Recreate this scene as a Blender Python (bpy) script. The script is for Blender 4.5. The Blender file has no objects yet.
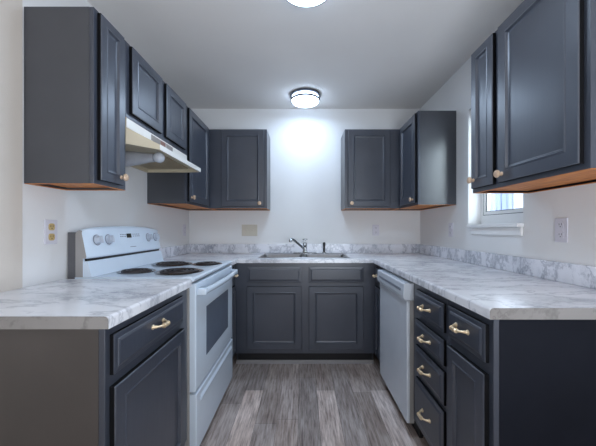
import bpy, bmesh, math, random
from mathutils import Vector, Matrix
C = bpy.context.scene.collection
S = bpy.context.scene
PI = math.pi
random.seed(7)

# ------------------------------------------------------------ camera, light, exposure
cam_d = bpy.data.cameras.new('camera')
cam = bpy.data.objects.new('camera', cam_d); C.objects.link(cam)
cam.location = (0, 0, 1.177); cam.rotation_euler = (PI/2, 0, 0)
cam_d.sensor_width = 36; cam_d.lens = 300/596*36
cam_d.shift_x = -5/596; cam_d.shift_y = 6/596
cam_d.clip_start = 0.02
S.camera = cam

S.view_settings.view_transform = 'Standard'
S.view_settings.look = 'None'
S.view_settings.gamma = 1
S.view_settings.use_curve_mapping = False
S.view_settings.exposure = 0.7

W = bpy.data.worlds.new('daylight'); S.world = W; W.use_nodes = True
W.node_tree.nodes['Background'].inputs[0].default_value = (0.72, 0.84, 1.0, 1)
W.node_tree.nodes['Background'].inputs[1].default_value = 3.0

def area(name, loc, target, sx, sy, power, col):
    d = bpy.data.lights.new(name, 'AREA'); d.shape = 'RECTANGLE'
    d.size = sx; d.size_y = sy; d.energy = power; d.color = col
    o = bpy.data.objects.new(name, d); C.objects.link(o)
    o.location = loc
    o.rotation_euler = (Vector(target)-Vector(loc)).to_track_quat('-Z', 'Y').to_euler()
    return o
area('window_daylight', (2.0, 1.25, 1.95), (1.3, 2.2, 1.6), .7, .9, 15, (0.74, 0.90, 1.0))
area('added_rear_fill', (-0.75, -3.1, 1.35), (0.9, 1.0, .7), 1.0, 1.2, 9, (0.98, 0.97, 1.0))  # added fill for the right-hand fronts; the rear wall has no window
# daylight through the dining room's patio door (right, behind the camera), then an added fill
area('patio_door_daylight', (3.9, -2.1, 1.05), (-1.0, 0.2, 1.1), 1.2, 2.0, 14, (1.0, 0.90, 0.82))
area('added_ceiling_fill', (0.5, -0.7, 1.0), (0.35, 0.3, 2.6), 1.0, 1.0, 30, (0.82, 0.9, 1.0))  # added fill aimed upward to brighten the kitchen ceiling
LAMP_STRENGTH = 10.0
LAMP_WATTS = 3.2
LAMP_COLOR = (0.60, 0.77, 1.0)

# ------------------------------------------------------------ materials
def srgb(r, g, b):
    f = lambda c: (c/255/12.92 if c/255 <= .04045 else ((c/255+.055)/1.055)**2.4)
    return (f(r), f(g), f(b), 1)
class NT:
    def __init__(s, name):
        s.m = bpy.data.materials.new(name); s.m.use_nodes = True
        s.t = s.m.node_tree; s.b = s.t.nodes['Principled BSDF']
    def n(s, typ, **kw):
        x = s.t.nodes.new(typ)
        for k, v in kw.items():
            if k.startswith('i_'): x.inputs[k[2:].replace('_', ' ')].default_value = v
            else: setattr(x, k, v)
        return x
    def l(s, a, b): s.t.links.new(a, b)
    def pos(s, scale):
        g = s.n('ShaderNodeNewGeometry'); mp = s.n('ShaderNodeMapping')
        mp.inputs['Scale'].default_value = scale
        s.l(g.outputs['Position'], mp.inputs['Vector']); return mp.outputs['Vector']
    def noise(s, vec, scale, detail=4, rough=.5):
        x = s.n('ShaderNodeTexNoise'); x.inputs['Scale'].default_value = scale
        x.inputs['Detail'].default_value = detail; x.inputs['Roughness'].default_value = rough
        if vec is not None: s.l(vec, x.inputs['Vector'])
        return x
    def ramp(s, fac, stops):
        r = s.n('ShaderNodeValToRGB'); e = r.color_ramp.elements
        while len(e) < len(stops): e.new(.5)
        for q, (p, c) in zip(e, stops): q.position = p; q.color = c
        s.l(fac, r.inputs['Fac']); return r.outputs['Color']
    def bump(s, h, strength, dist):
        b = s.n('ShaderNodeBump'); b.inputs['Strength'].default_value = strength
        b.inputs['Distance'].default_value = dist
        s.l(h, b.inputs['Height']); s.l(b.outputs['Normal'], s.b.inputs['Normal'])
    def set(s, col=None, rough=None, metal=None, spec=None):
        if col: s.b.inputs['Base Color'].default_value = col
        if rough is not None: s.b.inputs['Roughness'].default_value = rough
        if metal is not None: s.b.inputs['Metallic'].default_value = metal
        if spec is not None: s.b.inputs['Specular IOR Level'].default_value = spec
        return s

def plain(name, col, rough=.5, metal=0, spec=.5, var=.06, vscale=14, bump=0):
    """painted / moulded / metal surface with faint procedural unevenness"""
    k = NT(name).set(col, rough, metal, spec)
    v = k.pos((1, 1, 1)); nz = k.noise(v, vscale, 3)
    a = tuple(max(0, c*(1-var)) for c in col[:3])+(1,); b = tuple(min(1, c*(1+var)) for c in col[:3])+(1,)
    k.l(k.ramp(nz.outputs['Fac'], [(.3, a), (.7, b)]), k.b.inputs['Base Color'])
    if bump:
        n2 = k.noise(v, 160, 2); k.bump(n2.outputs['Fac'], bump, .002)
    return k.m

M = {}
M['wall'] = plain('white_wall_paint', srgb(222, 222, 222), .75, spec=.25, var=.012, vscale=3, bump=.25)
M['wall_warm'] = plain('warm_white_wall_paint', srgb(203, 195, 186), .75, spec=.25, var=.012, vscale=3, bump=.25)
M['ceiling'] = plain('ceiling_paint', srgb(226, 223, 220), .85, spec=.2, var=.02, vscale=2, bump=.4)
M['trim'] = plain('white_trim_paint', srgb(228, 228, 228), .4, var=.01)
M['toe'] = plain('black_toe_kick', srgb(20, 20, 23), .6)
M['shoe'] = plain('grey_shoe_moulding', srgb(150, 148, 150), .5)
M['enamel'] = plain('white_enamel', srgb(210, 223, 236), .2, var=.01)
M['dw'] = plain('dishwasher_enamel', srgb(206, 213, 222), .25, var=.01)
M['dial'] = plain('grey_dial', srgb(176, 184, 196), .35, var=.02)
M['enamel_side'] = plain('grey_enamel_side', srgb(150, 148, 146), .35, var=.02)
M['black'] = plain('black_plastic', srgb(16, 17, 19), .35)
M['rear'] = plain('stove_gap_shade', srgb(88, 88, 92), .6)  # grey standing for the shadow in the gap behind the stove
M['coil'] = plain('blackened_coil', srgb(44, 38, 38), .5, var=.25, vscale=30)
M['drip'] = plain('chrome_drip_bowl', srgb(150, 148, 148), .25, 1, var=.1)
M['oven_glass'] = plain('tinted_oven_glass', srgb(96, 106, 122), .15, var=.03)
M['steel'] = plain('brushed_steel', srgb(138, 136, 136), .38, 1, var=.08, vscale=40)
M['chrome'] = plain('chrome', srgb(170, 174, 178), .16, 1, var=.03)
M['brass'] = plain('antique_brass', srgb(228, 206, 172), .3, .75, var=.12, vscale=60)
M['knob'] = plain('champagne_knob', srgb(200, 172, 146), .35, .25, var=.08, vscale=60)
M['nickel'] = plain('brushed_nickel', srgb(96, 98, 106), .35, .9, var=.05)
M['almond'] = plain('almond_enamel', srgb(186, 174, 150), .4, var=.03)
M['hood_white'] = plain('hood_white_enamel', srgb(236, 234, 228), .35, var=.01)
M['hood_inside'] = plain('hood_greasy_underside', srgb(150, 134, 108), .5, var=.12, vscale=10)
M['hood_grey'] = plain('hood_grey_panel', srgb(150, 142, 136), .5, var=.1, vscale=30)
M['hood_brown'] = plain('hood_brown_label', srgb(140, 100, 88), .5)
M['lens'] = plain('frosted_grey_lens', srgb(150, 152, 158), .35, var=.06, vscale=40)
M['bulb'] = plain('frosted_bulb', srgb(175, 180, 188), .25, var=.03)
M['plate'] = plain('white_plate_plastic', srgb(206, 204, 213), .35, var=.01)
M['plate_almond'] = plain('almond_plate_plastic', srgb(196, 190, 176), .4, var=.03)
M['slot'] = plain('socket_slot', srgb(60, 60, 62), .6)
M['socket_almond'] = plain('almond_socket', srgb(190, 165, 110), .4)
M['grey_mark'] = plain('grey_print', srgb(120, 126, 138), .5)
M['display'] = plain('dark_green_display', srgb(28, 36, 32), .2)
M['gasket'] = plain('window_gasket', srgb(70, 74, 82), .5)
M['board_white'] = plain('white_board_paint', srgb(205, 207, 212), .7, var=.03)
M['board'] = plain('pale_board_paint', srgb(140, 152, 178), .7, var=.06, vscale=6)
M['grass'] = plain('ground_outside', srgb(110, 118, 96), .9, var=.2)

# dark blue-grey cabinet paint over oak grain
def cabinet_mat(name, col, axis_scale, rough, grain, spec=.8):
    k = NT(name).set(col, rough, 0, spec)
    v = k.pos(axis_scale)
    n1 = k.noise(v, 26, 5, .6)
    n2 = k.noise(k.pos((1, 1, 1)), 5, 2)
    a = tuple(c*.9 for c in col[:3])+(1,); b = tuple(c*1.1 for c in col[:3])+(1,)
    k.l(k.ramp(n2.outputs['Fac'], [(.3, a), (.7, b)]), k.b.inputs['Base Color'])
    mr = k.n('ShaderNodeMapRange'); mr.inputs['To Min'].default_value = rough-.06; mr.inputs['To Max'].default_value = rough+.08
    k.l(n1.outputs['Fac'], mr.inputs['Value']); k.l(mr.outputs[0], k.b.inputs['Roughness'])
    k.bump(n1.outputs['Fac'], grain, .004)
    return k.m
CAB = srgb(58, 63, 74)
M['cab'] = cabinet_mat('charcoal_cabinet_paint', CAB, (3, 3, .22), .34, .06)
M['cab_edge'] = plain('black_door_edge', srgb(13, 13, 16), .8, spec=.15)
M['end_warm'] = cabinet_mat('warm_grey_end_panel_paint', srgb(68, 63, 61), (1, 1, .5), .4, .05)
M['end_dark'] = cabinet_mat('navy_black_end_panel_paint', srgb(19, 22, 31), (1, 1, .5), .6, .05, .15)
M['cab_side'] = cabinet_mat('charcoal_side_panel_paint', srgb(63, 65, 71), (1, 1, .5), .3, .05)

# raw oak underside
k = NT('raw_oak').set(rough=.5)
n = k.noise(k.pos((3, .5, 3)), 18, 5, .6)
k.l(k.ramp(n.outputs['Fac'], [(.3, srgb(168, 86, 22)), (.7, srgb(220, 142, 60))]), k.b.inputs['Base Color'])
M['oak'] = k.m

# white marble laminate with grey veins
def marble(name, stretch, base, vein, seed, amount):
    k = NT(name).set(rough=.22, spec=.5)
    v = k.pos(stretch)
    ad = k.n('ShaderNodeVectorMath', operation='ADD'); ad.inputs[1].default_value = (seed, seed*1.7, seed*.4)
    k.l(v, ad.inputs[0])
    w = k.noise(ad.outputs[0], 2.2, 5, .6)
    sc = k.n('ShaderNodeVectorMath', operation='MULTIPLY_ADD')
    sc.inputs[1].default_value = (.55, .55, .55)
    k.l(w.outputs['Color'], sc.inputs[0]); k.l(ad.outputs[0], sc.inputs[2])
    n1 = k.noise(sc.outputs[0], 3.2, 6, .58)
    n2 = k.noise(sc.outputs[0], 7.5, 5, .6)
    def line(fac, width):
        s1 = k.n('ShaderNodeMath', operation='SUBTRACT'); s1.inputs[1].default_value = .5; k.l(fac, s1.inputs[0])
        s2 = k.n('ShaderNodeMath', operation='ABSOLUTE'); k.l(s1.outputs[0], s2.inputs[0])
        m = k.n('ShaderNodeMapRange'); m.inputs['From Max'].default_value = width
        m.inputs['To Min'].default_value = 1; m.inputs['To Max'].default_value = 0
        k.l(s2.outputs[0], m.inputs['Value']); return m.outputs[0]
    l1 = line(n1.outputs['Fac'], .045); l2 = line(n2.outputs['Fac'], .03)
    cl = k.noise(ad.outputs[0], 2.0, 3)
    cm = k.n('ShaderNodeMapRange'); cm.inputs['From Min'].default_value = .42; cm.inputs['From Max'].default_value = .68
    k.l(cl.outputs['Fac'], cm.inputs['Value'])
    m2 = k.n('ShaderNodeMath', operation='MULTIPLY'); k.l(l2, m2.inputs[0]); k.l(cm.outputs[0], m2.inputs[1])
    mx = k.n('ShaderNodeMath', operation='MAXIMUM'); k.l(l1, mx.inputs[0]); k.l(m2.outputs[0], mx.inputs[1])
    hz = k.n('ShaderNodeMath', operation='MULTIPLY_ADD'); hz.inputs[1].default_value = .28
    k.l(cm.outputs[0], hz.inputs[0])
    mm = k.n('ShaderNodeMath', operation='MULTIPLY'); mm.inputs[1].default_value = amount; k.l(mx.outputs[0], mm.inputs[0])
    k.l(mm.outputs[0], hz.inputs[2])
    k.l(k.ramp(hz.outputs[0], [(0, base), (1, vein)]), k.b.inputs['Base Color'])
    return k.m
M['marble'] = marble('marble_laminate_top', (1.3, 2.6, 1.3), srgb(230, 231, 235), srgb(138, 142, 154), 3.1, .46)
M['marble_splash'] = marble('marble_laminate_backsplash', (2.2, 2.2, 1.3), srgb(224, 225, 231), srgb(122, 127, 142), 8.3, .55)
M['marble_end_shade'] = marble('marble_laminate_shaded_end', (1.3, 1.3, 1.3), srgb(140, 137, 135), srgb(98, 94, 92), 5.3, .5)  # worktop laminate darkened: dim light on the end faces is painted in

# vinyl plank floor: per-plank tone from a colour attribute, streaks from noise
k = NT('grey_vinyl_plank').set(rough=.42, spec=.4)
at = k.n('ShaderNodeAttribute'); at.attribute_name = 'tone'
ng = k.noise(k.pos((22, 1.6, 1)), 3.2, 6, .68)
nb = k.noise(k.pos((5, 1.3, 1)), 2.0, 4, .6)
g1 = k.ramp(ng.outputs['Fac'], [(.3, srgb(124, 111, 105)), (.5, srgb(196, 183, 177)), (.72, srgb(232, 222, 217))])
g2 = k.ramp(nb.outputs['Fac'], [(.3, srgb(190, 180, 174)), (.7, srgb(255, 255, 255))])
m1 = k.n('ShaderNodeMix', data_type='RGBA', blend_type='MULTIPLY'); m1.inputs[0].default_value = .8
k.l(g1, m1.inputs[6]); k.l(g2, m1.inputs[7])
m2 = k.n('ShaderNodeMix', data_type='RGBA', blend_type='MULTIPLY'); m2.inputs[0].default_value = 1
k.l(m1.outputs[2], m2.inputs[6]); k.l(at.outputs['Color'], m2.inputs[7])
k.l(m2.outputs[2], k.b.inputs['Base Color'])
k.bump(ng.outputs['Fac'], .12, .002)
M['floor'] = k.m

# lamp diffuser (gives off light)
k = NT('lamp_diffuser').set(srgb(240, 244, 250), .4)
k.b.inputs['Emission Color'].default_value = LAMP_COLOR+(1,)
k.b.inputs['Emission Strength'].default_value = LAMP_STRENGTH
M['lamp'] = k.m
# window glass
k = NT('window_glass').set((1, 1, 1, 1), .0); k.b.inputs['Transmission Weight'].default_value = 1; k.b.inputs['IOR'].default_value = 1.02
k.b.inputs['Alpha'].default_value = .25
M['glass'] = k.m

# ------------------------------------------------------------ mesh helpers
def B(): return bmesh.new()
def box(bm, x0, x1, y0, y1, z0, z1, bev=0, seg=1):
    vs = [bm.verts.new((x, y, z)) for x in (x0, x1) for y in (y0, y1) for z in (z0, z1)]
    F = [(0, 1, 3, 2), (4, 6, 7, 5), (0, 4, 5, 1), (2, 3, 7, 6), (0, 2, 6, 4), (1, 5, 7, 3)]
    fs = [bm.faces.new([vs[i] for i in f]) for f in F]
    if bev:
        es = list({e for f in fs for e in f.edges})
        bmesh.ops.bevel(bm, geom=es, offset=bev, segments=seg, profile=.5, affect='EDGES')
def prism(bm, pts, axis, a, b):
    """extrude a 2-D outline along an axis; pts are the other two coordinates in order"""
    def P(p, t):
        if axis == 'x': return (t, p[0], p[1])
        if axis == 'y': return (p[0], t, p[1])
        return (p[0], p[1], t)
    A = [bm.verts.new(P(p, a)) for p in pts]; D = [bm.verts.new(P(p, b)) for p in pts]
    n = len(pts)
    bm.faces.new(A); bm.faces.new(D[::-1])
    for i in range(n): bm.faces.new((A[i], D[i], D[(i+1) % n], A[(i+1) % n]))
def loft(bm, loops, cap0=True, cap1=True, closed=True):
    R = [[bm.verts.new(p) for p in L] for L in loops]
    n = len(R[0])
    for a, b in zip(R, R[1:]):
        for i in range(n if closed else n-1):
            bm.faces.new((a[i], a[(i+1) % n], b[(i+1) % n], b[i]))
    if cap0: bm.faces.new(R[0][::-1])
    if cap1: bm.faces.new(R[-1])
def lathe(bm, prof, origin, axis, n=20):
    """prof: (radius, height) pairs along axis vector"""
    ax = Vector(axis).normalized(); o = Vector(origin)
    u = ax.orthogonal().normalized(); v = ax.cross(u)
    loops = [[tuple(o+ax*h+(u*math.cos(2*PI*i/n)+v*math.sin(2*PI*i/n))*max(r, .0004)) for i in range(n)] for r, h in prof]
    loft(bm, loops)
def tube(bm, pts, radii, n=10):
    P = [Vector(p) for p in pts]
    if not hasattr(radii, '__len__'): radii = [radii]*len(P)
    loops = []; u = None
    for i, p in enumerate(P):
        t = (P[min(i+1, len(P)-1)]-P[max(i-1, 0)]).normalized()
        u = t.orthogonal().normalized() if u is None else (u-t*u.dot(t)).normalized()
        v = t.cross(u)
        loops.append([tuple(p+(u*math.cos(2*PI*j/n)+v*math.sin(2*PI*j/n))*radii[i]) for j in range(n)])
    loft(bm, loops)
def rrect(x0, x1, y0, y1, z, r, n=5):
    out = []
    for cx, cy, a0 in ((x1-r, y1-r, 0), (x0+r, y1-r, PI/2), (x0+r, y0+r, PI), (x1-r, y0+r, 1.5*PI)):
        for i in range(n+1):
            a = a0+PI/2*i/n; out.append((cx+r*math.cos(a), cy+r*math.sin(a), z))
    return out
def base_of(p):
    while p.parent: p = p.parent
    return p.location
def obj(name, bm, mat, parent=None, label=None, smooth=False, base=None):
    bmesh.ops.recalc_face_normals(bm, faces=bm.faces[:])
    off = base_of(parent) if parent else (Vector(base) if base else Vector((0, 0, 0)))
    bmesh.ops.translate(bm, verts=bm.verts[:], vec=-Vector(off))
    me = bpy.data.meshes.new(name); bm.to_mesh(me); bm.free()
    for m in (mat if isinstance(mat, (list, tuple)) else [mat]): me.materials.append(m)
    if smooth:
        me.shade_smooth()
        me.set_sharp_from_angle(angle=math.radians(38))
    o = bpy.data.objects.new(name, me); C.objects.link(o)
    if parent: o.parent = parent
    elif base: o.location = base
    if label: o['label'] = label
    return o
def thing(name, label, cat, loc, group=None):
    o = bpy.data.objects.new(name, None); C.objects.link(o); o.location = loc
    o.empty_display_size = .1
    o['label'] = label; o['category'] = cat
    if group: o['group'] = group
    return o
def tag(o, label, cat, group=None):
    o['label'] = label; o['category'] = cat
    if group: o['group'] = group
    return o
def struct(name, bm, m, parent=None, smooth=False):
    o = obj(name, bm, m, parent, smooth=smooth)
    if not parent: o['kind'] = 'structure'
    return o
def copy_thing(root, loc, label, rz=0):
    def cp(o, par):
        c = o.copy(); C.objects.link(c)
        if par: c.parent = par
        for ch in list(o.children): cp(ch, c)
        return c
    r = cp(root, None); r.location = loc; r['label'] = label; r.rotation_euler.z += rz
    return r

# ------------------------------------------------------------ dimensions
XL, XR, YB, ZC = -1.205, 1.24, 3.175, 2.45      # kitchen walls, ceiling
CT, CU = .925, .8885                             # counter top / underside
UB, UT = 1.372, 2.134                            # wall cabinets bottom / top
DX, DY = 4.0, -3.2                               # dining room behind the camera
RW0 = .25                                        # near end of the kitchen's right wall

# ------------------------------------------------------------ room shell
bm = B(); lay = bm.loops.layers.float_color.new('tone')
pw = .13; x = -.42-pw*7; rnd = random.Random(5)
def plank(x0, x1, y0, y1, t):
    g = .0009
    vs = [bm.verts.new(p) for p in ((x0+g, y0+g, 0), (x1-g, y0+g, 0), (x1-g, y1-g, 0), (x0+g, y1-g, 0))]
    f = bm.faces.new(vs)
    for l in f.loops: l[lay] = t
light_rows = {7: 1.42, 11: 1.28, 14: 1.42}
i = 0
while x < DX:
    x0, x1 = max(x, XL), min(x+pw, DX)
    ytop = YB if x < XR else RW0
    if x1 > XL:
        y = DY-rnd.random()*1.1
        ends = []
        if i in light_rows: ends = [(DY, .95), (.95, 2.19), (2.19, YB)]
        else:
            while y < ytop:
                L = 1.22; ends.append((max(y, DY), min(y+L, ytop))); y += L
        for a, b in ends:
            if b-a < .01: continue
            t = rnd.uniform(.66, 1.0)
            if i in light_rows and a < 1 < b or (i in light_rows and a == .95): t = light_rows[i]
            w = rnd.uniform(-.02, .02)
            plank(x0, x1, a, b, (t*(1+w), t, t*(1-w), 1))
    x += pw; i += 1
# dark underlay showing in the seams
vs = [bm.verts.new(p) for p in ((XL, DY, -.002), (DX, DY, -.002), (DX, YB, -.002), (XL, YB, -.002))]
f = bm.faces.new(vs)
for l in f.loops: l[lay] = (.3, .3, .3, 1)
vb = [bm.verts.new(p) for p in ((XL, DY, -.1), (DX, DY, -.1), (DX, YB, -.1), (XL, YB, -.1))]
bm.faces.new(vb[::-1])
for a in range(4): bm.faces.new((vs[a], vb[a], vb[(a+1) % 4], vs[(a+1) % 4]))
struct('floor', bm, M['floor'])

bm = B(); box(bm, XL-.12, DX+.12, DY-.12, YB+.12, ZC, ZC+.1); struct('ceiling', bm, M['ceiling'])
bm = B(); box(bm, XL-.12, XR+.14, YB, YB+.12, -.1, ZC); struct('wall_back', bm, M['wall'])
bm = B(); box(bm, XL-.12, XL, 1.284, YB, -.1, ZC); struct('wall_left', bm, M['wall'])
bm = B(); box(bm, XL-.12, XL+.004, DY, 1.284, -.1, ZC); struct('wall_left_front', bm, M['wall_warm'])
WY0, WY1, WZ0, WZ1 = 1.69, 2.25, 1.198, 2.07
bm = B()
box(bm, XR, XR+.14, RW0, WY0, -.1, ZC); box(bm, XR, XR+.14, WY1, YB, -.1, ZC)
box(bm, XR, XR+.14, WY0, WY1, -.1, WZ0); box(bm, XR, XR+.14, WY0, WY1, WZ1, ZC)
struct('wall_right', bm, M['wall'])
bm = B(); box(bm, XL, DX+.12, DY-.12, DY, -.1, ZC); struct('wall_rear', bm, M['wall_warm'])
bm = B(); box(bm, XR+.14, DX+.12, RW0, RW0+.12, -.1, ZC); struct('wall_dining', bm, M['wall_warm'])
bm = B(); box(bm, DX, DX+.12, DY, -2.7, -.1, ZC); box(bm, DX, DX+.12, -1.5, RW0, -.1, ZC); box(bm, DX, DX+.12, -2.7, -1.5, 2.1, ZC)
struct('wall_dining_side', bm, M['wall_warm'])

# window in the right wall
bm = B()
fx0, fx1 = XR+.095, XR+.138
FB = WZ0+.078
box(bm, fx0, fx1, WY0, WY1, WZ0+.0005, FB, .003); box(bm, fx0, fx1, WY0, WY1, WZ1-.05, WZ1, .003)
box(bm, fx0, fx1, WY0, WY0+.035, FB, WZ1-.05, .003); box(bm, fx0, fx1, WY1-.022, WY1, FB, WZ1-.05, .003)
win = struct('window_1', bm, M['trim'])
y0, y1, z0, z1 = WY0+.035, WY1-.022, FB, WZ1-.05
def ring(bm, xa, xb, d, w):
    a0, a1, b0, b1 = y0+d, y1-d, z0+d, z1-d
    box(bm, xa, xb, a0, a1, b0, b0+w); box(bm, xa, xb, a0, a1, b1-w, b1)
    box(bm, xa, xb, a0, a0+w, b0+w, b1-w); box(bm, xa, xb, a1-w, a1, b0+w, b1-w)
bm = B(); ring(bm, fx0+.004, fx0+.012, .0002, .004); ring(bm, fx0+.008, fx0+.014, .026, .004); obj('gasket', bm, M['gasket'], win)
bm = B(); ring(bm, fx0+.004, fx0+.03, .0045, .021); obj('sash', bm, M['trim'], win)
bm = B(); a = .0305; box(bm, fx0+.016, fx0+.020, y0+a, y1-a, z0+a, z1-a); obj('pane', bm, M['glass'], win)
bm = B()
box(bm, XR-.001, fx0, WY0+.001, WY1-.001, WZ0-.001, WZ0+.010, .002)
box(bm, XR-.042, XR-.001, WY0-.012, WY1-.05, WZ0-.010, WZ0+.012, .004, 2)
box(bm, XR-.016, XR-.0005, WY0-.004, WY1-.06, WZ0-.060, WZ0-.010, .003)
obj('sill', bm, M['trim'], win)

# pale upright boards outside the window
fence = thing('board_fence', 'pale upright boards seen outside through the window', 'fence', (2.3, 2.6, -.1))
for q in range(16):
    yy = 1.2+q*.19
    bm = B(); box(bm, 2.29, 2.315, yy, yy+.165, -.1, 1.62, .004); obj('board', bm, M['board_white' if q % 3 == 1 else 'board'], fence)
bm = B()
for zz in (.2, .8, 1.4): box(bm, 2.315, 2.35, 1.15, 4.25, zz, zz+.08)
obj('rail', bm, M['board'], fence)
bm = B(); box(bm, XR+.14, 6, RW0+.12, 6, -.2, -.1); g = struct('ground_outside', bm, M['grass'])

# ------------------------------------------------------------ cabinet builders
def mapper(face, pl):
    if face == '+x': return lambda u, v, n: (pl+n, u, v)
    if face == '-x': return lambda u, v, n: (pl-n, u, v)
    return lambda u, v, n: (u, pl-n, v)
def panel_loops(bm, f, u0, u1, v0, v1, prof, edge=False):
    bm.faces.ensure_lookup_table(); nf = len(bm.faces)
    loops = [[f(u0+i, v0+i, h), f(u1-i, v0+i, h), f(u1-i, v1-i, h), f(u0+i, v1-i, h)] for i, h in prof]
    loft(bm, loops)
    if edge:
        bm.faces.ensure_lookup_table()
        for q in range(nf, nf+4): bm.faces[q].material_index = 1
def door(face, pl, u0, u1, v0, v1, parent, fr=.055, name='door'):
    bm = B(); f = mapper(face, pl)
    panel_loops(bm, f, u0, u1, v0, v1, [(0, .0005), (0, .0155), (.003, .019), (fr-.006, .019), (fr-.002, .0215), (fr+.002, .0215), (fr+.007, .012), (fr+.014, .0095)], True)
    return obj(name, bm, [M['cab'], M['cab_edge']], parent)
def drawer(face, pl, u0, u1, v0, v1, parent, name='drawer'):
    bm = B(); f = mapper(face, pl)
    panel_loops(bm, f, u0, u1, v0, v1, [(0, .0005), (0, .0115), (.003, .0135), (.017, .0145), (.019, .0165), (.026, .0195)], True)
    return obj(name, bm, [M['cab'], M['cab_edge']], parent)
def knob(face, pl, u, v, parent):
    f = mapper(face, pl); o = Vector(f(u, v, .018)); ax = Vector(f(u, v, 1))-Vector(f(u, v, 0))
    bm = B(); lathe(bm, [(.010, 0), (.010, .003), (.006, .006), (.006, .011), (.013, .015), (.0175, .020), (.018, .025), (.0145, .030), (.006, .0325)], o, ax, 18)
    return obj('knob', bm, M['knob'], parent, label='champagne coloured round knob', smooth=True)
def pull(face, pl, u, v, parent, L=.084):
    f = mapper(face, pl+0); bm = B()
    ax = Vector(f(0, 0, 1))-Vector(f(0, 0, 0))
    h = .02
    pts = []; rad = []
    for i in range(21):
        t = i/20*2-1
        pts.append(f(u+t*L/2, v-.002*(1-t*t), h+.03*(1-abs(t)**2.6)**.8+.001)); rad.append(.0042+.0052*math.exp(-(t/.38)**2)+.0018*(abs(t) > .86))
    tube(bm, pts, rad, 10)
    for s in (-1, 1):
        lathe(bm, [(.010, 0), (.010, .003), (.0065, .006), (.0055, .010)], f(u+s*L/2, v, .0185), ax, 14)
    for s in (-.30, .30):
        c = Vector(f(u+s*L/2*1.3, v-.002, h+.0295)); d = Vector(f(u+1, v, 0))-Vector(f(u, v, 0))
        lathe(bm, [(.006, -.003), (.0095, -.002), (.0095, .002), (.006, .003)], c, d, 14)
    return obj('pull', bm, M['brass'], parent, label='antique brass bow pull', smooth=True)

def wall_cabinet(label, x0, x1, y0, y1, z0, z1, face, group='wall cabinets', side='cab_side'):
    """upper box: sides, back and top, a face frame, and a raw oak underside"""
    t = thing('wall_cabinet', label, 'cabinet', ((x0+x1)/2, (y0+y1)/2, z0), group)
    e = .0008; x0 += e; x1 -= e; y0 += e; y1 -= e
    ft = .019; bm = B(); zz = z0+.0015
    if face in ('+x', '-x'):
        c0, c1 = (x0, x1-ft) if face == '+x' else (x0+ft, x1)
        box(bm, c0, c1, y0, y0+.014, zz, z1); box(bm, c0, c1, y1-.014, y1, zz, z1)
        box(bm, c0, c1, y0+.014, y1-.014, z1-.014, z1)
        bk = (x0, x0+.008) if face == '+x' else (x1-.008, x1)
        box(bm, bk[0], bk[1], y0+.014, y1-.014, zz, z1-.014)
        fr = (x1-ft, x1) if face == '+x' else (x0, x0+ft)
        obj('carcass', bm, M[side], t)
        bm = B(); box(bm, fr[0], fr[1], y0, y1, zz, z1, .0012); obj('face_frame', bm, M['cab'], t)
    else:
        box(bm, x0, x0+.014, y0+ft, y1, zz, z1); box(bm, x1-.014, x1, y0+ft, y1, zz, z1)
        box(bm, x0+.014, x1-.014, y0+ft, y1, z1-.014, z1); box(bm, x0+.014, x1-.014, y1-.008, y1, zz, z1-.014)
        obj('carcass', bm, M['cab_side'], t)
        bm = B(); box(bm, x0, x1, y0, y0+ft, zz, z1, .0012); obj('face_frame', bm, M['cab'], t)
    # underside: raw edges round a recessed oak panel
    bm = B(); w = .019; d = .012
    box(bm, x0+.0005, x1-.0005, y0+.0005, y0+w, z0, zz); box(bm, x0+.0005, x1-.0005, y1-w, y1-.0005, z0, zz)
    box(bm, x0+.0005, x0+w, y0+w, y1-w, z0, zz); box(bm, x1-w, x1-.0005, y0+w, y1-w, z0, zz)
    box(bm, x0+.019, x1-.019, y0+.019, y1-.019, z0+d, z0+d+.006)
    obj('bottom_panel', bm, M['oak'], t, label='raw oak underside')
    return t

UL, UR = -.9, .93
t = wall_cabinet('narrow charcoal wall cabinet at the near left, wide side panel facing out', XL+.004, UL, 1.29, 1.523, UB, UT, '+x')
d = door('+x', UL, 1.312, 1.482, UB+.02, UT-.012, t, .042); knob('+x', UL, 1.455, UB+.055, d)
t = wall_cabinet('short two-door charcoal wall cabinet above the range hood', XL, UL, 1.523, 2.318, 1.745, UT, '+x')
door('+x', UL, 1.553, 1.885, 1.775, UT-.012, t); door('+x', UL, 1.945, 2.268, 1.775, UT-.012, t)
t = wall_cabinet('charcoal wall cabinet past the range hood, in the left back corner', XL, UL, 2.318, YB, UB, UT, '+x')
d = door('+x', UL, 2.336, 2.81, UB+.02, UT-.012, t); knob('+x', UL, 2.372, UB+.055, d)
t = wall_cabinet('charcoal wall cabinet on back wall, left of the sink, above the almond switch plate', UL, -.345, 2.879, YB, UB, UT, '-y')
d = door('-y', 2.879, -.782, -.372, UB+.02, UT-.012, t); knob('-y', 2.879, -.412, UB+.05, d)
t = wall_cabinet('charcoal wall cabinet on back wall, right of the sink', .4, UR, 2.879, YB, UB, UT, '-y')
d = door('-y', 2.879, .43, .832, UB+.02, UT-.012, t); knob('-y', 2.879, .463, UB+.05, d)
t = wall_cabinet('charcoal wall cabinet in the right back corner with glossy side panel facing out', UR, XR, 2.425, YB, UB, UT, '-x')
d = door('-x', UR, 2.45, 2.83, UB+.02, UT-.012, t); knob('-x', UR, 2.49, UB+.05, d)
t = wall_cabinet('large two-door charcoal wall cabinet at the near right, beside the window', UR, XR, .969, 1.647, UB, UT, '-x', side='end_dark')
d = door('-x', UR, 1.446, 1.628, UB+.022, UT-.012, t, .045); knob('-x', UR, 1.603, UB+.065, d)
d = door('-x', UR, .992, 1.407, UB+.022, UT-.012, t); knob('-x', UR, 1.376, UB+.058, d)

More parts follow.
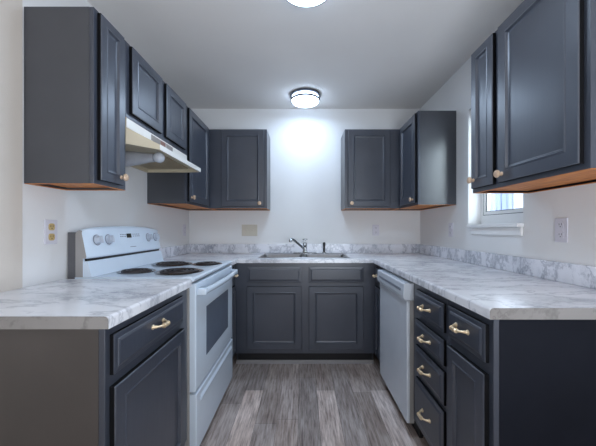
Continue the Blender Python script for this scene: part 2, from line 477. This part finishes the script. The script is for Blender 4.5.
# base cabinets -----------------------------------------------------------
TK, FX0, FX1, FY = .114, -.585, .62, 2.565
def base_side_cabinet(label, y0, y1, side, near_panel_toe=False, yface=None):
    """base box on the left or right run: side panels, floor, back, face frame, toe kick"""
    s = 1 if side == 'left' else -1
    xw, xf = (XL+.004, FX0) if side == 'left' else (XR-.001, FX1)
    face = '+x' if side == 'left' else '-x'
    t = thing('base_cabinet', label, 'cabinet', ((xw+xf)/2, (y0+y1)/2, 0), 'base cabinets')
    y0 += .0008; y1 -= .0008; top = CU-.0006
    def xb(bm, a, b, *r): box(bm, min(a, b), max(a, b), *r)
    bm = B()
    fi = xf-s*.019
    for ya, yb_ in ((y0, y0+.015), (y1-.015, y1)):
        prism(bm, [(xw, 0.0005), (fi-s*.055, .0005), (fi-s*.055, TK), (fi, TK), (fi, top), (xw, top)] if not near_panel_toe or ya != y0
              else [(xw, .0005), (fi, .0005), (fi, top), (xw, top)], 'y', ya, yb_)
    xb(bm, xw, fi, y0+.015, y1-.015, TK, TK+.015); xb(bm, xw, xw+s*.008, y0+.015, y1-.015, TK+.015, top)
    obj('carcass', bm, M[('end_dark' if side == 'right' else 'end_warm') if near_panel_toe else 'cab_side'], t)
    bm = B()
    xb(bm, fi, xf, y0, yface if yface else y1, TK, top, .0012)
    obj('face_frame', bm, M['cab'], t)
    bm = B(); xb(bm, fi-s*.064, fi-s*.056, y0+.015, y1-.015, .0005, TK); obj('toe_kick', bm, M['toe'], t)
    return t, face, xf
t, fc, xf = base_side_cabinet('charcoal base cabinet at the near left, one drawer over one door, before the stove', .885, 1.512, 'left', True)
d = drawer(fc, xf, .908, 1.44, .735, .857, t); pull(fc, xf, 1.172, .807, d)
door(fc, xf, .906, 1.44, .135, .70, t)
t, fc, xf = base_side_cabinet('narrow charcoal base cabinet in the left back corner, past the stove', 2.33, YB-.001, 'left', yface=FY)
d = drawer(fc, xf, 2.345, 2.52, .735, .857, t); pull(fc, xf, 2.43, .80, d, .08)
door(fc, xf, 2.345, 2.52, .135, .70, t, .04)
t, fc, xf = base_side_cabinet('narrow charcoal base cabinet in the right back corner, past the dishwasher', 2.28, YB-.001, 'right', yface=FY)
d = drawer(fc, xf, 2.30, 2.515, .735, .857, t); pull(fc, xf, 2.41, .80, d, .08)
door(fc, xf, 2.30, 2.515, .135, .70, t, .04)
t, fc, xf = base_side_cabinet('charcoal base cabinet with a stack of four drawers, next to the dishwasher', 1.275, 1.68, 'right')
for (a, b) in ((.727, .853), (.583, .695), (.412, .556), (.15, .384)):
    d = drawer(fc, xf, 1.297, 1.62, a, b, t); pull(fc, xf, 1.463, (a+b)/2, d)
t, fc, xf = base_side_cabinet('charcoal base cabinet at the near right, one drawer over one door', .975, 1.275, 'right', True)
d = drawer(fc, xf, 1.0, 1.254, .73, .858, t); pull(fc, xf, 1.135, .80, d)
door(fc, xf, 1.0, 1.254, .135, .692, t, .05)
# sink base
t = thing('sink_base_cabinet', 'two-door charcoal base cabinet under the sink with two false drawer fronts', 'cabinet', (0, 2.87, 0), 'base cabinets')
bm = B(); x0, x1 = FX0+.001, FX1-.001; top = CU-.0006
for a in (x0, x1-.015): prism(bm, [(FY+.075, .0005), (FY+.075, TK), (FY+.019, TK), (FY+.019, top), (YB-.002, top), (YB-.002, .0005)], 'x', a, a+.015)
box(bm, x0+.015, x1-.015, FY+.019, YB-.002, TK, TK+.015); box(bm, x0+.015, x1-.015, YB-.01, YB-.002, TK+.015, top)
obj('carcass', bm, M['cab_side'], t)
bm = B(); box(bm, x0, x1, FY, FY+.019, TK, top, .0012); obj('face_frame', bm, M['cab'], t)
for a, b in ((-.478, -.014), (.05, .514)):
    drawer('-y', FY, a, b, .722, .856, t, 'false_drawer_front'); door('-y', FY, a, b, .152, .688, t)
bm = B(); box(bm, x0+.015, x1-.015, FY+.066, FY+.075, .0005, TK); obj('toe_kick', bm, M['toe'], t)
bm = B(); prism(bm, [(FY+.052, .0006), (FY+.066, .0006), (FY+.066, .03), (FY+.06, .028), (FY+.054, .018)], 'x', x0+.002, x1-.002); obj('shoe_moulding', bm, M['shoe'], t, label='grey shoe moulding')

# ------------------------------------------------------------ counters
def slab(bm, xs, ys, inside, z0, z1, front):
    """solid from a grid of cells; edges for which front(mid) holds are rounded"""
    nx, ny = len(xs)-1, len(ys)-1
    V = {}
    def vt(i, j, z):
        q = (i, j, z)
        if q not in V: V[q] = bm.verts.new((xs[i], ys[j], z))
        return V[q]
    ins = lambda i, j: 0 <= i < nx and 0 <= j < ny and inside((xs[i]+xs[i+1])/2, (ys[j]+ys[j+1])/2)
    for i in range(nx):
        for j in range(ny):
            if not ins(i, j): continue
            bm.faces.new((vt(i, j, z1), vt(i+1, j, z1), vt(i+1, j+1, z1), vt(i, j+1, z1)))
            bm.faces.new((vt(i, j, z0), vt(i, j+1, z0), vt(i+1, j+1, z0), vt(i+1, j, z0)))
            for (di, dj, a, b) in ((-1, 0, (i, j), (i, j+1)), (1, 0, (i+1, j), (i+1, j+1)), (0, -1, (i, j), (i+1, j)), (0, 1, (i, j+1), (i+1, j+1))):
                if not ins(i+di, j+dj):
                    bm.faces.new((vt(*a, z0), vt(*b, z0), vt(*b, z1), vt(*a, z1)))
    bmesh.ops.recalc_face_normals(bm, faces=bm.faces[:])
    es = []
    for e in bm.edges:
        m = (e.verts[0].co+e.verts[1].co)/2
        if abs(e.verts[0].co.z-z1) < 1e-5 and abs(e.verts[1].co.z-z1) < 1e-5 and any(abs(f.normal.z) < .1 for f in e.link_faces) and front(m): es.append(e)
    bmesh.ops.bevel(bm, geom=es, offset=.010, segments=4, profile=.5, affect='EDGES')
    bmesh.ops.remove_doubles(bm, verts=bm.verts[:], dist=1e-5)
EL, ER, EB = -.56, .5955, 2.54
bm = B()
slab(bm, [XL+.005, EL], [.865, 1.513], lambda x, y: True, CU, CT, lambda m: abs(m.x-EL) < 1e-4)
near_t = thing('countertop', 'short white marble-look countertop on the near left cabinet, before the stove', 'countertop', (-.88, 1.19, CU), 'countertops')
obj('worktop', bm, M['marble'], near_t, smooth=True)
def end_cap(x0, x1, y, corner, parent):
    r = .013; pts = [(x0, CU), (x1, CU)]
    arc = [(math.cos(a), math.sin(a)) for a in [PI/2*i/5 for i in range(6)]]
    if corner == 'right': pts += [(x1-r+r*c, CT-r+r*q) for c, q in arc]+[(x0, CT)]
    else: pts += [(x1, CT)]+[(x0+r-r*c, CT-r+r*q) for c, q in arc[::-1]]
    bm = B(); prism(bm, pts, 'y', y-.0016, y-.0003)
    return obj('end_cap', bm, M['marble_end_shade'], parent, label='marble-look end cap with shade put into its colour')
SX0, SX1, SY0, SY1 = -.385, .405, 2.63, 3.07
top_t = thing('countertop', 'long white marble-look countertop running under the sink and along the right wall', 'countertop', (0, 2.85, CU), 'countertops')
bm = B()
slab(bm, [XL+.001, EL, SX0, SX1, ER, XR-.001], [.957, 2.324, EB, SY0, SY1, YB-.001],
     lambda x, y: (x < EL and y > 2.324 or x > ER or y > EB) and not (SX0 < x < SX1 and SY0 < y < SY1),
     CU, CT, lambda m: (abs(m.x-ER) < 1e-4 and m.y < EB) or (abs(m.y-EB) < 1e-4 and EL < m.x < ER) or (abs(m.x-EL) < 1e-4 and m.y < EB))
obj('worktop', bm, M['marble'], top_t, smooth=True)
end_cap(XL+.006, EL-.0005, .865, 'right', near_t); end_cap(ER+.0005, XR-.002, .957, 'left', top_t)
bt, bh = .02, .094
for q in ((XL+.001, XR-.001, YB-bt-.001, YB-.001), (XR-bt-.001, XR-.001, .957, YB-bt-.002), (XL+.001, XL+bt+.001, 2.324, YB-bt-.002)):
    bm = B(); box(bm, q[0], q[1], q[2], q[3], CT+.0003, CT+bh, .003, 2); obj('backsplash', bm, M['marble_splash'], top_t)

# ------------------------------------------------------------ sink, faucet, sprayer
sk = thing('kitchen_sink', 'stainless double-bowl sink set in the back countertop', 'sink', (.01, 2.85, CT))
rz = CT+.004
bm = B(); xs = [-.395, -.378, -.003, .023, .398, .415]; ys = [2.620, 2.636, 2.995, 3.09]
slab(bm, xs, ys, lambda x, y: not (2.636 < y < 2.995 and (-.378 < x < -.003 or .023 < x < .398)), CT+.0006, rz+.001, lambda m: m.x < -.39 or m.x > .41 or m.y < 2.625 or m.y > 3.08)
obj('rim', bm, M['steel'], sk)
for a, b in ((-.378, -.003), (.023, .398)):
    bm = B()
    e = .001
    loops = [rrect(a+e, b-e, 2.637, 2.994, rz, .006), rrect(a+.006, b-.006, 2.642, 2.989, rz-.012, .03), rrect(a+.016, b-.016, 2.652, 2.979, rz-.15, .05), rrect(a+.05, b-.05, 2.71, 2.935, rz-.168, .05)]
    loops += [rrect(a+.047, b-.047, 2.707, 2.938, rz-.171, .05), rrect(a+.013, b-.013, 2.649, 2.982, rz-.152, .05), rrect(a+.003, b-.003, 2.639, 2.992, rz-.012, .03)]
    loft(bm, loops, True, True)
    # open the top by deleting the cap made of the first loop
    bm.faces.ensure_lookup_table()
    big = [f for f in bm.faces if len(f.verts) > 4]
    bmesh.ops.delete(bm, geom=[f for f in big if all(abs(v.co.z-rz) < 1e-4 for v in f.verts)], context='FACES_ONLY')
    big = [f for f in bm.faces if len(f.verts) > 4]
    bmesh.ops.delete(bm, geom=big, context='FACES_ONLY')
    bl = obj('bowl', bm, M['steel'], sk, smooth=True)
    bm = B(); loft(bm, [rrect(a+.05, b-.05, 2.71, 2.935, rz-.168, .05), rrect(a+.05, b-.05, 2.71, 2.935, rz-.170, .05)]); obj('bowl_floor', bm, M['steel'], bl)
    bm = B(); lathe(bm, [(.042, 0), (.042, .003), (.03, .004), (.028, .001), (.004, .001)], ((a+b)/2, 2.83, rz-.1678), (0, 0, 1)); obj('drain', bm, M['chrome'], bl, smooth=True)

fz = rz+.0014
fa = thing('faucet', 'chrome single-lever faucet standing behind the sink, spout swung left', 'faucet', (.02, 3.04, fz))
bm = B(); loft(bm, [rrect(-.10, .14, 3.012, 3.068, fz, .027), rrect(-.10, .14, 3.012, 3.068, fz+.006, .027), rrect(-.09, .13, 3.02, 3.06, fz+.012, .02)]); obj('base_plate', bm, M['chrome'], fa, smooth=True)
bm = B(); lathe(bm, [(.026, 0), (.026, .006), (.021, .014), (.019, .06), (.021, .066), (.021, .086), (.016, .096), (.006, .1)], (.02, 3.04, fz+.0122), (0, 0, 1)); obj('body', bm, M['chrome'], fa, smooth=True)
bm = B(); tube(bm, [(.012, 3.034, fz+.045), (-.02, 3.01, fz+.075), (-.06, 2.98, fz+.112), (-.095, 2.955, fz+.142), (-.112, 2.943, fz+.147), (-.122, 2.936, fz+.14), (-.126, 2.933, fz+.118)], [.011, .011, .011, .011, .011, .012, .013], 12); obj('spout', bm, M['chrome'], fa, smooth=True)
bm = B(); lathe(bm, [(.006, 0), (.006, .022), (.011, .026), (.011, .036), (.006, .04)], (.02, 3.04, fz+.108), (0, 0, 1), 14)
tube(bm, [(-.004, 3.03, fz+.142), (.044, 3.05, fz+.142)], .0055, 8); obj('lever', bm, M['chrome'], fa, smooth=True)
spr = thing('side_sprayer', 'black side sprayer upright in its chrome collar, right of the faucet', 'sprayer', (.215, 3.05, fz))
bm = B(); lathe(bm, [(.022, 0), (.022, .004), (.016, .012), (.013, .012)], (.215, 3.05, fz), (0, 0, 1)); obj('collar', bm, M['chrome'], spr, smooth=True)
bm = B(); lathe(bm, [(.010, .0), (.012, .03), (.010, .05), (.013, .07), (.0145, .085), (.012, .097), (.004, .1)], (.215, 3.05, fz+.0125), (0, 0, 1)); obj('spray_head', bm, M['black'], spr, smooth=True)

# ------------------------------------------------------------ stove
st = thing('electric_stove', 'white electric coil stove with oven between the left cabinets', 'stove', (-.87, 1.92, 0))
Y0, Y1 = 1.524, 2.316
bm = B(); box(bm, -1.157, -.578, Y0, Y1, .03, .905, .004)
for a in (-1.1, -.63):
    for b in (Y0+.05, Y1-.05): lathe(bm, [(.018, 0), (.018, .031)], (a, b, .0005), (0, 0, 1), 12)
obj('body', bm, M['enamel_side'], st, label='grey side panels and feet')
bm = B(); box(bm, -1.198, -1.158, Y0+.004, Y1-.05, .04, 1.16); obj('gap_shade_panel', bm, M['rear'], st, label='filler panel coloured as the shadow behind the stove')  # fills the gap to the wall; its shadow is put into the colour
bm = B(); prism(bm, [(-1.157, .9055), (-.57, .9055), (-.553, .912), (-.549, .922), (-.556, .932), (-.575, .9355), (-.62, .931), (-1.157, .931)], 'y', Y0-.003, Y1+.003); obj('cooktop', bm, M['enamel'], st, smooth=True)
# backguard: control panel above a vent slot and a sloping lower panel
def bg_section(dz, dx):
    return [(-1.156, .932), (-1.156, 1.168+dz), (-1.150, 1.180+dz), (-1.136, 1.188+dz), (-1.122, 1.184+dz), (-1.112+dx, 1.172+dz), (-1.088+dx, 1.034), (-1.093+dx, 1.026), (-1.118, 1.026), (-1.118, .932)]
bm = B(); secs = []
for q in range(13):
    tt = q/12; y = Y0+(Y1-Y0)*tt; c = 1-(2*tt-1)**2
    dz = -.016+.022*c**.55; dx = -.012*(q in (0, 12))
    secs.append([(x, y, z) for x, z in bg_section(dz, dx)])
loft(bm, secs)
bm.normal_update()
for f in bm.faces:
    if abs(f.normal.y) > .9: f.material_index = 1
bg = obj('backguard', bm, [M['enamel'], M['enamel_side']], st, smooth=True)
bm = B(); box(bm, -1.1175, -1.106, Y0+.012, Y1-.012, 1.012, 1.0255); obj('vent_slot', bm, M['black'], bg)
bm = B(); prism(bm, [(-1.1175, .932), (-1.074, .932), (-1.082, .955), (-1.094, 1.004), (-1.1, 1.0115), (-1.1175, 1.0115)], 'y', Y0+.002, Y1-.002); obj('lower_panel', bm, M['enamel'], bg, smooth=True)
nrm = Vector((.138, 0, .024)).normalized()
def on_panel(y, z): return Vector((-1.088-(z-1.034)*(.024/.138), y, z))
for y in (1.605, 1.70, 2.135, 2.235):
    o = on_panel(y, 1.118); bm = B()
    lathe(bm, [(.026, 0), (.026, .005), (.021, .008), (.019, .022), (.014, .025), (.002, .025)], o, nrm, 20)
    v1 = Vector((0, 0, 1)); v1 = (v1-nrm*v1.dot(nrm)).normalized()
    c = o+nrm*.028
    tube(bm, [c-v1*.021, c-v1*.01, c+v1*.018], [.004, .0065, .0055], 8)
    kb = obj('control_knob', bm, M['dial'], bg, smooth=True, label='grey-white control knob')
    bm = B(); lathe(bm, [(.0262, .0002), (.0295, .0002), (.0295, .002), (.0262, .002)], o, nrm, 20); obj('skirt', bm, M['grey_mark'], kb, label='dark grey dial ring')
def panel_plate(y0, y1, z0, z1, th, name, mat, label=None):
    a = on_panel(y0, z0); bm = B(); L = []
    for h in (0, th): L.append([tuple(on_panel(y, z)+nrm*h) for y, z in ((y0, z0), (y1, z0), (y1, z1), (y0, z1))])
    loft(bm, L); obj(name, bm, mat, bg, label=label)
panel_plate(1.80, 2.05, 1.085, 1.155, .0015, 'keypad', M['enamel'])
panel_plate(1.878, 1.928, 1.122, 1.148, .003, 'display', M['display'], 'dark clock display')
for q in range(4):
    for z in (1.128, 1.140): panel_plate(1.812+q*.016, 1.823+q*.016, z, z+.006, .0022, 'button', M['grey_mark'])
    for z in (1.128, 1.140): panel_plate(1.945+q*.022, 1.957+q*.022, z, z+.006, .0022, 'button', M['grey_mark'])
panel_plate(1.90, 1.965, 1.062, 1.066, .0012, 'badge', M['grey_mark'], 'small grey printed badge')
# burners
for (bx, by, br) in ((-.955, 1.725, .082), (-.905, 2.08, .108), (-.705, 1.715, .108), (-.665, 2.09, .082)):
    bm = B(); lathe(bm, [(br*.5, .0005), (br*1.16, .0005), (br*1.22, .004), (br*1.16, .0065), (br*1.05, .005), (br*.4, .0015)], (bx, by, .931), (0, 0, 1), 36)
    bw = obj('burner', bm, M['drip'], st, smooth=True, label='round chrome drip bowl with black coil')
    pts = []; turns = 4 if br > .1 else 3
    for q in range(turns*22+1):
        a = q/22*2*PI; r = .018+(br-.018)*q/(turns*22); pts.append((bx+r*math.cos(a), by+r*math.sin(a), .9395))
    bm = B(); tube(bm, pts, .0052, 7)
    for q in range(3):
        a = q*2*PI/3; tube(bm, [(bx+.01*math.cos(a), by+.01*math.sin(a), .9355), (bx+br*1.02*math.cos(a), by+br*1.02*math.sin(a), .9345)], .0028, 6)
    obj('coil', bm, M['coil'], bw, smooth=True)
# oven door, drawer
bm = B(); panel_loops(bm, mapper('+x', -.5775), Y0+.004, Y1-.004, .345, .896, [(0, 0), (0, .027), (.004, .032), (.07, .033)])
od = obj('oven_door', bm, M['enamel'], st)
bm = B(); panel_loops(bm, mapper('+x', -.5445), 1.69, 2.175, .468, .742, [(0, -.002), (0, .0012), (.002, .002)]); obj('window', bm, M['oven_glass'], od, label='dark tinted oven window')
bm = B(); pts = []
for q in range(25):
    tt = q/24*2-1; pts.append((-.512+.016*(1-tt*tt), Y0+.035+(Y1-Y0-.07)*(tt+1)/2, .853))
L = []
for q, p in enumerate(pts):
    L.append([(p[0]+.014*math.cos(a), p[1], p[2]+.017*math.sin(a)) for a in [2*PI*j/12 for j in range(12)]])
loft(bm, L)
for y in (Y0+.035, Y1-.035): box(bm, -.5455, -.499, y-.02, y+.02, .835, .871, .006, 2)
obj('handle', bm, M['enamel'], od, smooth=True)
bm = B()
panel_loops(bm, mapper('+x', -.5775), Y0+.004, Y1-.004, .035, .332, [(0, 0), (0, .03), (.004, .035)])
prism(bm, [(-.543, .27), (-.5345, .277), (-.533, .283), (-.5345, .289), (-.543, .302)], 'y', Y0+.06, Y1-.06)
obj('storage_drawer', bm, M['enamel'], st)

# ------------------------------------------------------------ dishwasher
dw = thing('dishwasher', 'white built-in dishwasher under the right countertop', 'dishwasher', (.9, 1.98, 0))
A, D = 1.684, 2.276
bm = B(); box(bm, .625, 1.2, A+.002, D-.002, .1, .884); obj('tub', bm, M['enamel_side'], dw, label='grey tub behind the door')
bm = B(); box(bm, .583, .6005, A, D, .085, .772, .004, 2); dd = obj('door', bm, M['dw'], dw)
bm = B(); box(bm, .601, .6245, A+.001, D-.001, .085, .772); obj('door_liner', bm, M['enamel_side'], dw, label='grey door edge')
bm = B(); prism(bm, [(.6245, .776), (.6245, .870), (.574, .870), (.567, .864), (.563, .80), (.566, .784), (.578, .776)], 'y', A, D); cp = obj('control_panel', bm, M['dw'], dw)
bm = B(); prism(bm, [(.5645, .835), (.5618, .835), (.5610, .822), (.5632, .822)], 'y', A+.05, D-.06); obj('latch_strip', bm, M['grey_mark'], cp)
bm = B(); box(bm, .59, .6245, A+.01, D-.01, .7725, .7758); obj('grip_gap', bm, M['black'], dd)
bm = B(); box(bm, .655, .675, A+.004, D-.004, .0008, .0995); box(bm, .675, 1.19, A+.02, D-.02, .0008, .0995); obj('toe_panel', bm, M['toe'], dw)

# ------------------------------------------------------------ range hood
hd = thing('range_hood', 'almond under-cabinet range hood above the stove', 'range hood', (-1.0, 1.92, 1.61))
hy0, hy1 = 1.526, 2.315; hx0 = XL+.002; HB, HT = 1.612, 1.7445
LX = -.786; ly0, ly1 = 1.645, 2.295
def quad(bm, *p): return bm.faces.new([bm.verts.new(q) for q in p])
bm = B()
plan_t = [(hx0, hy0), (-.9, hy0), (-.9, hy1), (hx0, hy1)]
low = [(hx0, hy0), (-.9, hy0), (LX, ly0), (LX, ly1), (-.9, hy1), (hx0, hy1)]
# outer shell: fascia, sloping top, lip, end panels; hollow underneath
z_f = 1.694
vb = {}
def V(n, *p):
    if n not in vb: vb[n] = bm.verts.new(p)
    return vb[n]
a1 = V('a1', hx0, hy0, HT); a2 = V('a2', -.9, hy0, HT); a3 = V('a3', -.9, hy1, HT); a4 = V('a4', hx0, hy1, HT)
b1 = V('b1', -.9, hy0, z_f); b2 = V('b2', -.9, hy1, z_f)
c1 = V('c1', LX, ly0, HB+.028); c2 = V('c2', LX, ly1, HB+.028)
e = [V('e%d' % i, p[0], p[1], HB) for i, p in enumerate(low)]
for f in ((a1, a2, a3, a4), (b1, c1, c2, b2), (a1, a2, b1, e[1], e[0]), (b1, c1, e[2], e[1]), (c1, c2, e[3], e[2]), (c2, b2, e[4], e[3]), (b2, a3, a4, e[5], e[4]), (a2, a3, b2, b1), (a1, a4, e[5], e[0])):
    bm.faces.new(f)
# inner rim and raised underside
ins = [(hx0+.012, hy0+.012), (-.905, hy0+.012), (LX-.014, ly0+.012), (LX-.014, ly1-.012), (-.905, hy1-.012), (hx0+.012, hy1-.012)]
g0 = [bm.verts.new((p[0], p[1], HB)) for p in ins]; g1 = [bm.verts.new((p[0], p[1], HB+.022)) for p in ins]
for i in range(6):
    j = (i+1) % 6
    bm.faces.new((e[i], e[j], g0[j], g0[i])); bm.faces.new((g0[i], g0[j], g1[j], g1[i]))
bm.faces.new(g1)
cn = obj('canopy', bm, M['almond'], hd)
bm = B(); panel_loops(bm, mapper('+x', -.9), hy0+.001, hy1-.001, z_f+.002, HT-.001, [(0, .0002), (0, .003), (.001, .004)])
fs = obj('fascia', bm, M['hood_white'], hd, label='white front strip with controls')
for (u0, u1, mt, nm) in ((1.77, 1.885, 'hood_grey', 'vent_grille'), (1.885, 1.955, 'hood_brown', 'rating_label'), (1.965, 2.06, 'hood_grey', 'switch_panel')):
    bm = B(); panel_loops(bm, mapper('+x', -.8962), u0, u1, z_f+.008, HT-.009, [(0, 0), (0, .0015), (.001, .002)]); obj(nm, bm, M[mt], fs)
bm = B(); box(bm, LX+.0005, LX+.004, ly0, ly1, HB-.001, HB+.029, .001); obj('lip', bm, M['hood_white'], hd, label='white front lip')
bm = B(); box(bm, -1.15, -.86, 1.80, 2.24, HB+.014, HB+.0215); obj('filter', bm, M['hood_inside'], hd, label='greasy filter underneath')
bm = B()
lathe(bm, [(.045, 0), (.05, .01), (.047, .10), (.038, .2), (.026, .27), (.024, .3)], (-1.16, 1.735, HB-.035), (1, 0, .04), 20); lc = obj('lamp_lens', bm, M['lens'], hd, smooth=True, label='grey frosted lamp cover')
bm = B(); lathe(bm, [(.012, -.032), (.024, -.022), (.030, -.006), (.030, .008), (.022, .022), (.010, .028), (.002, .029)], (-.832, 1.735, HB-.022), (1, 0, 0), 20); obj('bulb', bm, M['bulb'], hd, smooth=True, label='round frosted bulb')

# ------------------------------------------------------------ ceiling lights
def ceiling_light(loc, label):
    t = thing('ceiling_light', label, 'ceiling light', loc, 'ceiling lights')
    x, y, z = loc
    bm = B(); lathe(bm, [(.05, 0), (.142, 0), (.146, -.004), (.146, -.018), (.142, -.021), (.05, -.021)], (x, y, z-.0006), (0, 0, 1), 48); obj('canopy_ring', bm, M['nickel'], t, smooth=True)
    bm = B(); lathe(bm, [(.05, -.0218), (.124, -.0218), (.127, -.028), (.128, -.058), (.122, -.072), (.104, -.081), (.07, -.086), (.002, -.088)], (x, y, z), (0, 0, 1), 48); obj('diffuser', bm, M['lamp'], t, smooth=True)
    bm = B(); prof = [(.130, -.045), (.139, -.045), (.141, -.048), (.141, -.060), (.139, -.063), (.130, -.063)]
    n = 48; L = []
    for i in range(n): 
        a = 2*PI*i/n; L.append([(x+r*math.cos(a), y+r*math.sin(a), z+h) for r, h in prof])
    loft(bm, L+[L[0]], False, False); bmesh.ops.remove_doubles(bm, verts=bm.verts[:], dist=1e-6); obj('lower_ring', bm, M['nickel'], t, smooth=True)
    d = bpy.data.lights.new('lamp_light', 'AREA'); d.shape = 'DISK'; d.size = .17; d.energy = LAMP_WATTS; d.color = LAMP_COLOR
    lo = bpy.data.objects.new('lamp_light', d); C.objects.link(lo); lo.parent = t; lo.location = (0, 0, -.0895)
    for i in range(3):
        a = 2*PI*i/3+4.25; bm = B(); c = (x+.1355*math.cos(a), y+.1355*math.sin(a))
        tube(bm, [(c[0], c[1], z-.0222), (c[0], c[1], z-.0448)], .003, 8); obj('post', bm, M['nickel'], t)
    return t
l1 = ceiling_light((.022, 2.845, ZC), 'round ceiling light near the back wall, above the sink')
copy_thing(l1, (.018, 1.50, ZC), 'round ceiling light nearer the camera, cut off by the top edge of the photo')

# ------------------------------------------------------------ outlets and switches
def outlet(label, loc, rz, plate=None, sock=None, cat='outlet'):
    t = thing('wall_outlet', label, cat, (0, 0, 0), 'wall outlets')
    bm = B(); box(bm, -.036, .036, -.006, -.0004, -.058, .058, .002, 2); pl = obj('plate', bm, plate or M['plate'], t)
    for z in (-.024, .024):
        bm = B(); L = []
        for h in (-.0061, -.0085): L.append([(x, h, y) for x, y, _ in rrect(-.0165, .0165, z-.0165, z+.0165, 0, .010, 4)])
        loft(bm, L); s = obj('socket', bm, sock or M['plate'], t)
        bm = B()
        for a in (-.0065, .0065): box(bm, a-.0014, a+.0014, -.0089, -.0084, z-.001, z+.008)
        box(bm, -.0025, .0025, -.0089, -.0084, z-.010, z-.005)
        obj('slots', bm, M['slot'], s)
    t.location = loc; t.rotation_euler.z = rz
    return t
outlet('white outlet on the right wall, near the window, above the long countertop', (XR, 1.436, 1.172), -PI/2)
outlet('white outlet with tan sockets on left wall, between counter and stove', (XL, 1.43, 1.163), PI/2, None, M['socket_almond'])
outlet('white outlet on the back wall, under the right-hand wall cabinet', (.77, YB, 1.165), 0)
outlet('white outlet on the right wall, far end, under the corner wall cabinet', (XR, 2.51, 1.17), -PI/2)
outlet('pale outlet on left wall behind the stove, near the back corner', (XL, 3.04, 1.165), PI/2)
sw = thing('switch_plate', 'almond two-gang switch plate on the back wall, left of the sink', 'switch', (-.565, YB, 1.163))
bm = B(); box(bm, -.565-.082, -.565+.082, YB-.007, YB-.0004, 1.163-.06, 1.163+.06, .002, 2); obj('plate', bm, M['plate_almond'], sw)
for a in (-.032, .032):
    bm = B(); box(bm, -.565+a-.006, -.565+a+.006, YB-.010, YB-.0072, 1.163-.013, 1.163+.013)
    prism(bm, [(YB-.010, 1.158), (YB-.019, 1.171), (YB-.017, 1.175), (YB-.010, 1.169)], 'x', -.565+a-.004, -.565+a+.004)
    obj('toggle', bm, M['plate_almond'], sw)
